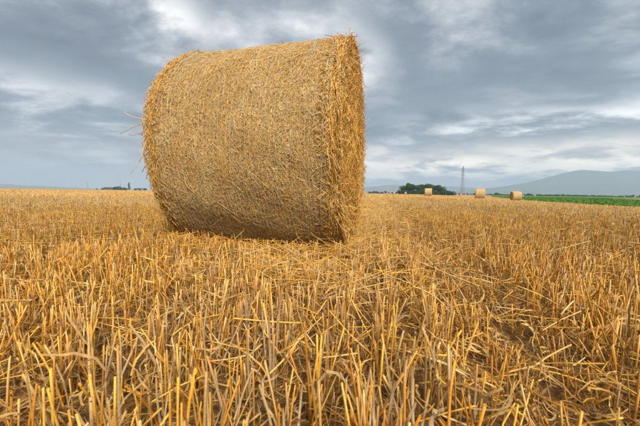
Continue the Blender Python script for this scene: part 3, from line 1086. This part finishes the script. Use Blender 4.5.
# ------------------------------------------------------------------ stubble
TRACKS = [(0.34, 0.28), (2.25, 0.34), (-3.4, 0.4), (-5.3, 0.4), (9.2, 0.5), (11.1, 0.5), (-12.3, 0.6), (-14.2, 0.6), (18.8, 0.7), (20.7, 0.7)]   # wheel ruts: place across the rows, width
SWATHS = [(-0.30, 0.95), (7.0, 1.3), (-7.4, 1.3), (14.5, 1.5), (-15.5, 1.6), (24.0, 1.8), (-25.0, 2.0)]   # strips where the picked-up straw lay: paler and strewn
_hp = rng.uniform(0, 6.28, 10)


def patch(x, y):
    return (np.sin(0.9 * x + 0.5 * y + _hp[0]) + np.sin(1.7 * y - 0.7 * x + _hp[1]) + 0.7 * np.sin(2.9 * x + 2.1 * y + _hp[2]) + 0.6 * np.sin(0.31 * y + 0.12 * x + _hp[3]) * 1.5) / 3.6


def track_of(x, y):
    v = x * VDIR[0] + y * VDIR[1]
    u = x * UDIR[0] + y * UDIR[1]
    f = np.zeros_like(v)
    for c, w in TRACKS:
        cc = c + 0.07 * np.sin(u * 0.35 + c)
        f = np.maximum(f, np.exp(-((v - cc) / (w * 0.5)) ** 4))
    sweep = np.exp(-((y - 3.35 - 0.10 * x - 0.08 * np.sin(2 * x)) / 0.22) ** 4) * sstep(-x, 0.9, 1.3)      # rut put in for a rut-like shadow left of the bale, its straw browned
    return np.maximum(f, 0.8 * sweep)


def swath_of(x, y):
    v = x * VDIR[0] + y * VDIR[1]
    u = x * UDIR[0] + y * UDIR[1]
    f = np.zeros_like(v)
    for c, w in SWATHS:
        f = np.maximum(f, np.exp(-((v - c - 0.08 * np.sin(u * 0.3 + c)) / (w * 0.5)) ** 4))
    f = np.maximum(f, 0.8 * np.exp(-((y - 10.5 - 0.1 * x) / 2.0) ** 4) * sstep(-x, 1.0, 3.0))
    return f


def strewn(col, x, y, amt=0.6):
    """straw of the swaths is paler; rolled straw in the ruts is earthier, the shadow rut by the bale browned alike"""
    f = (swath_of(x, y) * amt * rng.random(len(x)))[:, None]
    g = (track_of(x, y) * 0.6 * rng.random(len(x)))[:, None]
    col = col * (1 - f) + np.array(PAL['cream']) * f
    col = col * (1 - g) + np.array(PAL['brown']) * g
    return np.clip(col * (1 + 0.20 * patch(0.45 * x, 0.8 * y))[:, None], 0.01, 0.86)


def under_bale(x, y):
    lx = (x - BX) * math.cos(BTH) + (y - BY) * math.sin(BTH)
    ly = -(x - BX) * math.sin(BTH) + (y - BY) * math.cos(BTH)
    return (np.abs(lx) < BL + 0.03) & (np.abs(ly) < 0.40)


def scatter(dmin, dmax, dens, clump):
    """rooted stalk positions along the drill rows within the wedge the place shows"""
    ymax = dmax
    area = (2 * (1.22 * ymax + 1.5)) * (ymax + 0.8)
    n_cl = int(area * dens / clump)
    x = rng.uniform(-1.22 * ymax - 1.5, 1.22 * ymax + 1.5, n_cl)
    y = rng.uniform(-0.8, ymax, n_cl)
    d = np.hypot(x, y)
    ok = (np.abs(x) < 1.22 * np.maximum(y, 0) + 1.5) & (d >= dmin) & (d < dmax)
    x, y = x[ok], y[ok]
    u = x * UDIR[0] + y * UDIR[1]
    v = x * VDIR[0] + y * VDIR[1]
    sp = 0.135
    v = np.round(v / sp) * sp + rng.normal(0, 0.020, len(v)) + 0.02 * np.sin(u * 1.3)
    keep = rng.random(len(u)) > 0.45 * track_of(x, y) + 0.25 * np.clip(-patch(x, y), 0, 1)
    u, v = u[keep], v[keep]
    k = rng.integers(1, 2 * clump, len(u))
    u = np.repeat(u, k)
    v = np.repeat(v, k)
    u = u + rng.normal(0, 0.014, len(u))
    v = v + rng.normal(0, 0.012, len(v))
    x = u * UDIR[0] + v * VDIR[0]
    y = u * UDIR[1] + v * VDIR[1]
    ok = ~under_bale(x, y)
    ok &= ~in_poly(x, y, poly)
    return x[ok], y[ok]


STALK = dict(gold=4.0, orange=4.6, yellow=1.6, tan=1.9, brown=2.4, pale=1.2, grey=0.6, dull=1.6)


STALK_TONE = 0.90


def stalk_params(x, y):
    N = len(x)
    tr = track_of(x, y)
    pa = patch(x, y)
    h = np.clip(rng.normal(0.142, 0.024, N), 0.06, 0.21) * (1 + 0.10 * pa)
    short = rng.random(N) < 0.14
    h = np.where(short, h * rng.uniform(0.45, 0.8, N), h) * (1 - 0.30 * tr)
    tilt = np.abs(rng.normal(0, 0.16, N)) + np.where(rng.random(N) < 0.19 + 0.5 * tr, rng.uniform(0.2, 1.15, N), 0)
    an = rng.uniform(0, 2 * np.pi, N)
    # rolled stalks mostly lie along the wheel track
    an = np.where(tr > 0.5, np.pi / 2 - ROW + rng.normal(0, 0.8, N), an)
    d = np.stack([np.sin(tilt) * np.cos(an), np.sin(tilt) * np.sin(an), np.cos(tilt)], -1)
    base = np.stack([x, y, ground_z(x, y) - 0.008], -1)
    return base, d, h


def stalk_lines(base, d, h, K, bendk=0.06):
    N = len(h)
    t = np.linspace(0, 1, K)
    bend = rng.normal(0, bendk, (N, 1, 3))
    bend[..., 2] *= 0.2
    return base[:, None] + d[:, None] * (h[:, None] * t[None])[..., None] + bend * (h[:, None] * (t ** 2)[None])[..., None]


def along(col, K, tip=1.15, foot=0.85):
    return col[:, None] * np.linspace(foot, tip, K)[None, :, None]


parts = []
# nearest zone, full tubes; the stalks showing largest become pieces of their own
xA, yA = scatter(0.0, 2.3, 1350, 3)
base, d, h = stalk_params(xA, yA)
dep = base[:, 1] * math.cos(PITCH) + CAM_H * math.sin(PITCH)
inview = (dep > 0.42) & (np.abs(base[:, 0]) < 1.10 * dep)
tip_depth = (base + d * h[:, None])[:, 1]
size = np.where(inview, h / np.maximum(np.linalg.norm(base + d * h[:, None] * 0.6 - np.array([0, 0, CAM_H]), axis=1), 0.1), 0)
order = np.argsort(-size)
own = order[:300]
rest = order[300:]
rad = rng.normal(0.00165, 0.0004, len(xA)).clip(0.0009, 0.0028)
colA = strewn(colours(len(xA), STALK, 0.22), xA, yA, 0.25) * STALK_TONE
K = 4
P = stalk_lines(base[rest], d[rest], h[rest], K)
rr = rad[rest][:, None] * np.array([1.06, 1.0, 0.98, 0.95])[None]
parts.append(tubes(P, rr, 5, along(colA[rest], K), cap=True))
# the 300 individual stalks: shared meshes with a node ring and an open, hollow tip
VAR = []
for q in range(28):
    t = np.array([0, 0.30, 0.34, 0.37, 0.41, 0.72, 1.0])
    rk = np.array([1.08, 1.0, 1.10, 1.22, 1.02, 0.98, 0.96]) * 0.0165
    bd = rng.normal(0, 0.08, 2)
    P = np.stack([bd[0] * t ** 2, bd[1] * t ** 2, t], -1)[None]
    if q % 5 == 0:      # snapped above the node
        P[0, 5:, 0] += np.array([0.10, 0.24]) * rng.choice([-1, 1])
        P[0, 5:, 2] -= np.array([0.01, 0.05])
    c = colours(1, STALK, 0.18) * STALK_TONE
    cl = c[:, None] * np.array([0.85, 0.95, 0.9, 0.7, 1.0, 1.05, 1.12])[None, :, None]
    if q % 3 == 0:      # a papery sheath still clasps the stem
        rk = rk * np.array([1.15, 1.30, 1.34, 1.38, 1.34, 1.22, 1.0])
        cl[:, :6] = (colours(1, dict(cream=1, pale=2, grey=2, tan=1), 0.1, 0.3) * 0.85)[:, None] * rng.uniform(0.85, 1.1, (1, 6, 1))
    V, F, C = tubes(P, rk[None], 8, cl)
    # hollow tip: slanted cut, wall thickness and a floor inside
    ring = np.arange(len(V) - 8, len(V))
    cut = rng.uniform(-0.02, 0.02, 2)
    ctr = P[0, -1]
    V[ring, 2] += ((V[ring, :2] - ctr[:2]) @ (cut / 0.0165)) * 0.6
    inner = ctr + (V[ring] - ctr) * np.array([0.66, 0.66, 1.0])
    floor_ = inner - np.array([0, 0, 0.05])
    n0 = len(V)
    V = np.concatenate([V, inner, floor_])
    C = np.concatenate([C, np.repeat(c * 1.1, 8, 0), np.repeat(c * 0.7, 8, 0)])
    i1 = n0 + np.arange(8)
    i2 = n0 + 8 + np.arange(8)
    F += [np.stack([ring, np.roll(ring, -1), np.roll(i1, -1), i1], -1), np.stack([i1, np.roll(i1, -1), np.roll(i2, -1), i2], -1), i2[None]]
    me = mesh_from('stalk', V, F, np.clip(C, 0, 0.85), smooth=True)
    me.materials.append(M_STALK)
    VAR.append(me)
for q, i in enumerate(own):
    o = bpy.data.objects.new('stalk', VAR[random.randrange(len(VAR))])
    COL.objects.link(o)
    o.parent = field
    o.location = tuple(base[i])
    o.rotation_mode = 'QUATERNION'
    o.rotation_quaternion = Vector(d[i]).to_track_quat('Z', 'Y') @ Matrix.Rotation(random.uniform(0, 6.28), 3, 'Z').to_quaternion()
    w = rad[i] / 0.0165
    o.scale = (w, w, h[i])

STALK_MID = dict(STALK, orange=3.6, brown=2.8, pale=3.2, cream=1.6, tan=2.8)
xB, yB = scatter(2.3, 6.5, 760, 3)
b_, d_, h_ = stalk_params(xB, yB)
P = stalk_lines(b_, d_, h_, 3)
rr = rng.normal(0.0021, 0.0004, (len(xB), 1)).clip(0.0012, 0.0032) * np.ones((1, 3))
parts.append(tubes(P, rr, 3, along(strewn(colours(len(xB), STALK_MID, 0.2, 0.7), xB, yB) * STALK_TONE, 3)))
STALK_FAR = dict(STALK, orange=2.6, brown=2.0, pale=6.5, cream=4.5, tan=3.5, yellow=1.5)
xC, yC = scatter(6.5, 17, 200, 2)
b_, d_, h_ = stalk_params(xC, yC)
P = stalk_lines(b_, d_, h_, 2)
rr = rng.normal(0.0027, 0.0005, (len(xC), 1)).clip(0.0016, 0.004) * np.ones((1, 2))
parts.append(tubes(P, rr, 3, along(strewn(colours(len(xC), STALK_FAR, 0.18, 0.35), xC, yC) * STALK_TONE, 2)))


def blades(x, y, wmul, mixd):
    N = len(x)
    b_, d_, h_ = stalk_params(x, y)
    P = stalk_lines(b_, d_, h_, 2)
    an = rng.uniform(0, np.pi, N)
    Wd = np.stack([np.cos(an), np.sin(an), np.zeros(N)], -1)
    return ribbons(P, np.repeat(Wd[:, None], 2, 1), np.full((N, 2), 0.0035 * wmul), along(strewn(colours(N, mixd, 0.16, 0.2), x, y) * STALK_TONE, 2))


xD, yD = scatter(17, 48, 52, 2)
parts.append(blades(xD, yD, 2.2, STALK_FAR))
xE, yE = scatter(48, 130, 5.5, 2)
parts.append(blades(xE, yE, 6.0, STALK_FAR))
V, F, C = merge(parts)
o = link('stubble', mesh_from('stubble', V, F, C), M_STALK, field)
tag(o, kind='stuff')


# ------------------------------------------------------------------ litter between the rows
def wedge_pts(N, dmax, dmin=0.0, power=1.0):
    x = rng.uniform(-1.22 * dmax - 1.5, 1.22 * dmax + 1.5, N * 2)
    y = -0.6 + (dmax + 0.6) * rng.random(N * 2) ** power
    ok = (np.abs(x) < 1.22 * np.maximum(y, 0) + 1.2) & (np.hypot(x, y) < dmax) & (np.hypot(x, y) > dmin)
    x, y = x[ok][:N], y[ok][:N]
    ok = ~under_bale(x, y)
    return x[ok], y[ok]


def leaf_ribbons(x, y, K, zmax, lmin, lmax, wid, mixd, curl=1.0):
    N = len(x)
    L = rng.uniform(lmin, lmax, N)
    t = np.linspace(0, 1, K)
    an = rng.uniform(0, 2 * np.pi, N)
    el = rng.normal(0.15, 0.5, N)
    sweep = rng.normal(0, 1.6 * curl, N)
    dive = rng.normal(-0.8, 1.3 * curl, N)
    seg = (L / (K - 1))[:, None]
    A = an[:, None] + sweep[:, None] * t[None] + rng.normal(0, 0.15, (N, K))
    E = el[:, None] + dive[:, None] * t[None] + rng.normal(0, 0.15, (N, K))
    stp = np.stack([np.cos(E) * np.cos(A), np.cos(E) * np.sin(A), np.sin(E)], -1) * seg[..., None]
    z0 = ground_z(x, y) + 0.006 + zmax * rng.random(N) ** 1.4
    P = np.stack([x, y, z0], -1)[:, None] + np.cumsum(stp, 1) - stp[:, :1]
    P[..., 2] = np.maximum(P[..., 2], ground_z(P[..., 0], P[..., 1]) + 0.003)
    Tn = np.gradient(P, axis=1)
    tw = rng.uniform(0, 3.14, N)[:, None] + rng.normal(0, 1.2, N)[:, None] * t[None]
    side = norm(np.cross(Tn, np.array([0, 0, 1.0]) + rng.normal(0, 0.25, (N, 1, 3))))
    up = norm(np.cross(side, Tn))
    Wd = side * np.cos(tw)[..., None] + up * np.sin(tw)[..., None]
    w = wid * rng.uniform(0.6, 1.3, (N, 1)) * (0.35 + 0.65 * np.sin(np.pi * (0.12 + 0.80 * t)))[None]
    return P, Wd, w, colours(N, mixd, 0.14)


LEAFC = dict(cream=1.2, pale=2.6, grey=2.2, tan=2.4, dull=2.4, brown=1.6)
parts = []
x, y = wedge_pts(13000, 2.6)
parts.append(ribbons(*leaf_ribbons(x, y, 8, 0.10, 0.04, 0.13, 0.0022, LEAFC)))
x, y = wedge_pts(9000, 7.0, 2.2)
parts.append(ribbons(*leaf_ribbons(x, y, 5, 0.10, 0.05, 0.14, 0.0034, LEAFC)))
x, y = wedge_pts(9000, 20.0, 6.0)
parts.append(ribbons(*leaf_ribbons(x, y, 4, 0.12, 0.06, 0.18, 0.007, LEAFC)))
# short broken chaff on the soil
x, y = wedge_pts(44000, 2.3)
parts.append(ribbons(*leaf_ribbons(x, y, 3, 0.045, 0.03, 0.08, 0.0010, dict(tan=2, pale=1.2, dull=3, brown=3, gold=1.2, grey=1.0, cream=0.4), 1.0)))
x, y = wedge_pts(24000, 6.0, 1.8)
parts.append(ribbons(*leaf_ribbons(x, y, 3, 0.05, 0.04, 0.11, 0.0015, dict(tan=2, pale=1.2, dull=3, brown=2.5, gold=1.2, grey=1), 0.8)))
x, y = wedge_pts(18000, 2.8)
parts.append(ribbons(*leaf_ribbons(x, y, 3, 0.03, 0.015, 0.06, 0.0019, dict(tan=1.5, pale=1, dull=3, brown=3.5, gold=1, grey=1), 0.5)))
V, F, C = merge(parts)
o = link('dry_leaves_and_chaff', mesh_from('dry_leaves_and_chaff', V, F, C), M_LEAF, field)
tag(o, kind='stuff')

# dry leaves large enough to pick out
LV = []
for q in range(18):
    P, Wd, w, c = leaf_ribbons(np.array([0.0]), np.array([0.0]), 12, 0.0, 0.06, 0.12, 0.0022, dict(cream=2, pale=4, grey=0.8, tan=3), 1.6)
    P[..., 2] -= P[..., 2].min()
    mid = P + 0.0
    nrm = norm(np.cross(np.gradient(P, axis=1), Wd))
    # folded cross section: edge, middle rib, edge
    V3 = np.stack([P - Wd * w[..., None], P + nrm * w[..., None] * 0.45, P + Wd * w[..., None]], 2)[0]
    idx = np.arange(12 * 3).reshape(12, 3)
    F = np.concatenate([np.stack([idx[:-1, k], idx[:-1, k + 1], idx[1:, k + 1], idx[1:, k]], -1) for k in (0, 1)])
    me = mesh_from('dry_leaf', V3.reshape(-1, 3), [F], np.repeat(c, 36, 0), smooth=True)
    me.materials.append(M_LEAF)
    LV.append(me)
cnt = 0
while cnt < 260:
    yy = rng.uniform(0.5, 1.9)
    xx = rng.uniform(-1.1, 1.1) * (yy + 0.1)
    o = bpy.data.objects.new('dry_leaf', LV[random.randrange(18)])
    COL.objects.link(o)
    o.parent = field
    o.location = (xx, yy, float(ground_z(xx, yy)) + rng.uniform(0.02, 0.10))
    o.rotation_euler = (rng.normal(0, 0.45), rng.normal(0, 0.45), rng.uniform(0, 6.28))
    o.scale = (rng.uniform(0.6, 1.05),) * 3
    cnt += 1


# loose threshed straws lying over the stubble
def straw_lines(x, y, K, lmin, lmax, zlo, zhi, tilt):
    N = len(x)
    L = rng.uniform(lmin, lmax, N)
    an = rng.uniform(0, 2 * np.pi, N)
    el = rng.normal(0, tilt, N)
    d = np.stack([np.cos(el) * np.cos(an), np.cos(el) * np.sin(an), np.sin(el)], -1)
    zc = ground_z(x, y) + rng.uniform(zlo, zhi, N)
    need = np.abs(np.sin(el)) * L / 2 + 0.004
    zc = np.maximum(zc, ground_z(x, y) + need)
    t = np.linspace(-0.5, 0.5, K)
    bend = rng.normal(0, 0.05, (N, 1, 3))
    return np.stack([x, y, zc], -1)[:, None] + d[:, None] * (L[:, None] * t[None])[..., None] + bend * (L[:, None] * (t ** 2)[None] * 2)[..., None]


LOOSE = dict(yellow=5, gold=3.0, pale=1.6, cream=0.4, tan=1.2, orange=1.0)
parts = []
x, y = wedge_pts(3200, 2.6)
P = straw_lines(x, y, 3, 0.04, 0.15, 0.005, 0.11, 0.40)
parts.append(tubes(P, np.full(P.shape[:2], 0.0014), 5, colours(len(P), LOOSE, 0.15), cap=True))
x, y = wedge_pts(7000, 8.0, 2.2)
P = straw_lines(x, y, 3, 0.08, 0.28, 0.02, 0.13, 0.25)
parts.append(tubes(P, np.full(P.shape[:2], 0.0019), 4, colours(len(P), LOOSE, 0.15)))
x, y = wedge_pts(6500, 24.0, 7.0)
P = straw_lines(x, y, 2, 0.10, 0.32, 0.04, 0.15, 0.2)
parts.append(tubes(P, np.full(P.shape[:2], 0.003), 3, colours(len(P), LOOSE, 0.15)))
# straw strewn on the swath that passes right of the bale, and spilled round the foot of the bale
for N, ulo, uhi, K in ((1500, 1.0, 6.0, 3), (4200, 5.0, 26.0, 2)):
    u = rng.uniform(ulo, uhi, N)
    v = -0.30 + rng.normal(0, 0.28, N)
    x, y = u * UDIR[0] + v * VDIR[0], u * UDIR[1] + v * VDIR[1]
    ok = ~under_bale(x, y)
    x, y = x[ok], y[ok]
    P = straw_lines(x, y, K, 0.08, 0.26, 0.05, 0.15, 0.25)
    parts.append(tubes(P, np.full(P.shape[:2], 0.0016 if K == 3 else 0.0028), 4, colours(len(P), dict(LOOSE, pale=4, cream=2.5), 0.15)))
ax_ = rng.uniform(-0.62, 0.68, 1500)
ay_ = np.where(rng.random(1500) < 0.8, -1, 1) * (0.36 + np.abs(rng.normal(0, 0.12, 1500)))
x = BX + ax_ * math.cos(BTH) - ay_ * math.sin(BTH)
y = BY + ax_ * math.sin(BTH) + ay_ * math.cos(BTH)
P = straw_lines(x, y, 3, 0.05, 0.20, 0.02, 0.13, 0.35)
parts.append(tubes(P, np.full(P.shape[:2], 0.0016), 4, colours(len(P), LOOSE, 0.15)))
V, F, C = merge(parts)
o = link('loose_straw_litter', mesh_from('loose_straw_litter', V, F, C), M_STALK)
tag(o, 'thin scattering of loose straw over the stubble between bale and camera', kind='stuff')
LS = []
for q in range(16):
    K = 6
    t = np.linspace(0, 1, K)
    b1, b2 = rng.normal(0, 0.045, 2)
    P = np.stack([t - 0.5, b1 * np.sin(t * np.pi), b2 * np.sin(t * np.pi)], -1)[None]
    if q % 4 == 0:      # a creased straw
        P[0, 3:, 1] += (t[3:] - t[2]) * rng.uniform(-0.5, 0.5)
    V, F, C = tubes(P, (np.array([0.95, 1.0, 1.05, 1.0, 1.0, 0.9]) * 0.0105)[None], 7, colours(1, LOOSE, 0.1), cap=True)
    me = mesh_from('loose_straw', V, F, C, smooth=True)
    me.materials.append(M_STALK)
    LS.append(me)
cnt = 0
while cnt < 100:
    if cnt % 3 == 0:     # more of them along the wheel track in the middle
        yy = rng.uniform(0.55, 2.2)
        v = rng.normal(0.05, 0.28)
        u = yy
        xx = u * UDIR[0] + v * VDIR[0]
        yy = u * UDIR[1] + v * VDIR[1]
    else:
        yy = rng.uniform(0.48, 1.7)
        xx = rng.uniform(-1.0, 1.0) * yy
    if under_bale(np.array([xx]), np.array([yy]))[0] or yy > 1.6 and -1.1 < xx < 0.35:
        continue
    L = rng.uniform(0.09, 0.20)
    tilt = rng.normal(0, 0.55)
    o = bpy.data.objects.new('loose_straw', LS[random.randrange(16)])
    COL.objects.link(o)
    z = float(ground_z(xx, yy)) + max(abs(math.sin(tilt)) * L / 2 + 0.006, rng.uniform(0.03, 0.12))
    o.location = (xx, yy, z)
    o.rotation_euler = (rng.uniform(0, 6.28), tilt, rng.uniform(0, 6.28))
    o.scale = (L, 0.17, 0.17)
    tag(o, 'loose yellow straw lying tangled across the foreground stubble', 'straw', 'loose straws in the foreground')
    cnt += 1

# ------------------------------------------------------------------ haze
V = [(sx * 9800, sy * 9800, z) for z in (-3.0, 640.0) for sx, sy in ((-1, -1), (1, -1), (1, 1), (-1, 1))]
F = np.array([[0, 3, 2, 1], [4, 5, 6, 7], [0, 1, 5, 4], [1, 2, 6, 5], [2, 3, 7, 6], [3, 0, 4, 7]])
hz = link('haze', mesh_from('haze', V, [F]))
tag(hz, 'pale blue haze over the distant land', kind='stuff')
m = bpy.data.materials.new('haze_air')
m.use_nodes = True
T = NT(m.node_tree)
pv = T.n('ShaderNodeVolumePrincipled')
pv.inputs['Color'].default_value = (0.52, 0.71, 0.97, 1)
pv.inputs['Density'].default_value = 0.00020
pv.inputs['Anisotropy'].default_value = 0.0
out = T.n('ShaderNodeOutputMaterial')
T.t.links.new(pv.outputs[0], out.inputs['Volume'])
hz.data.materials.append(m)
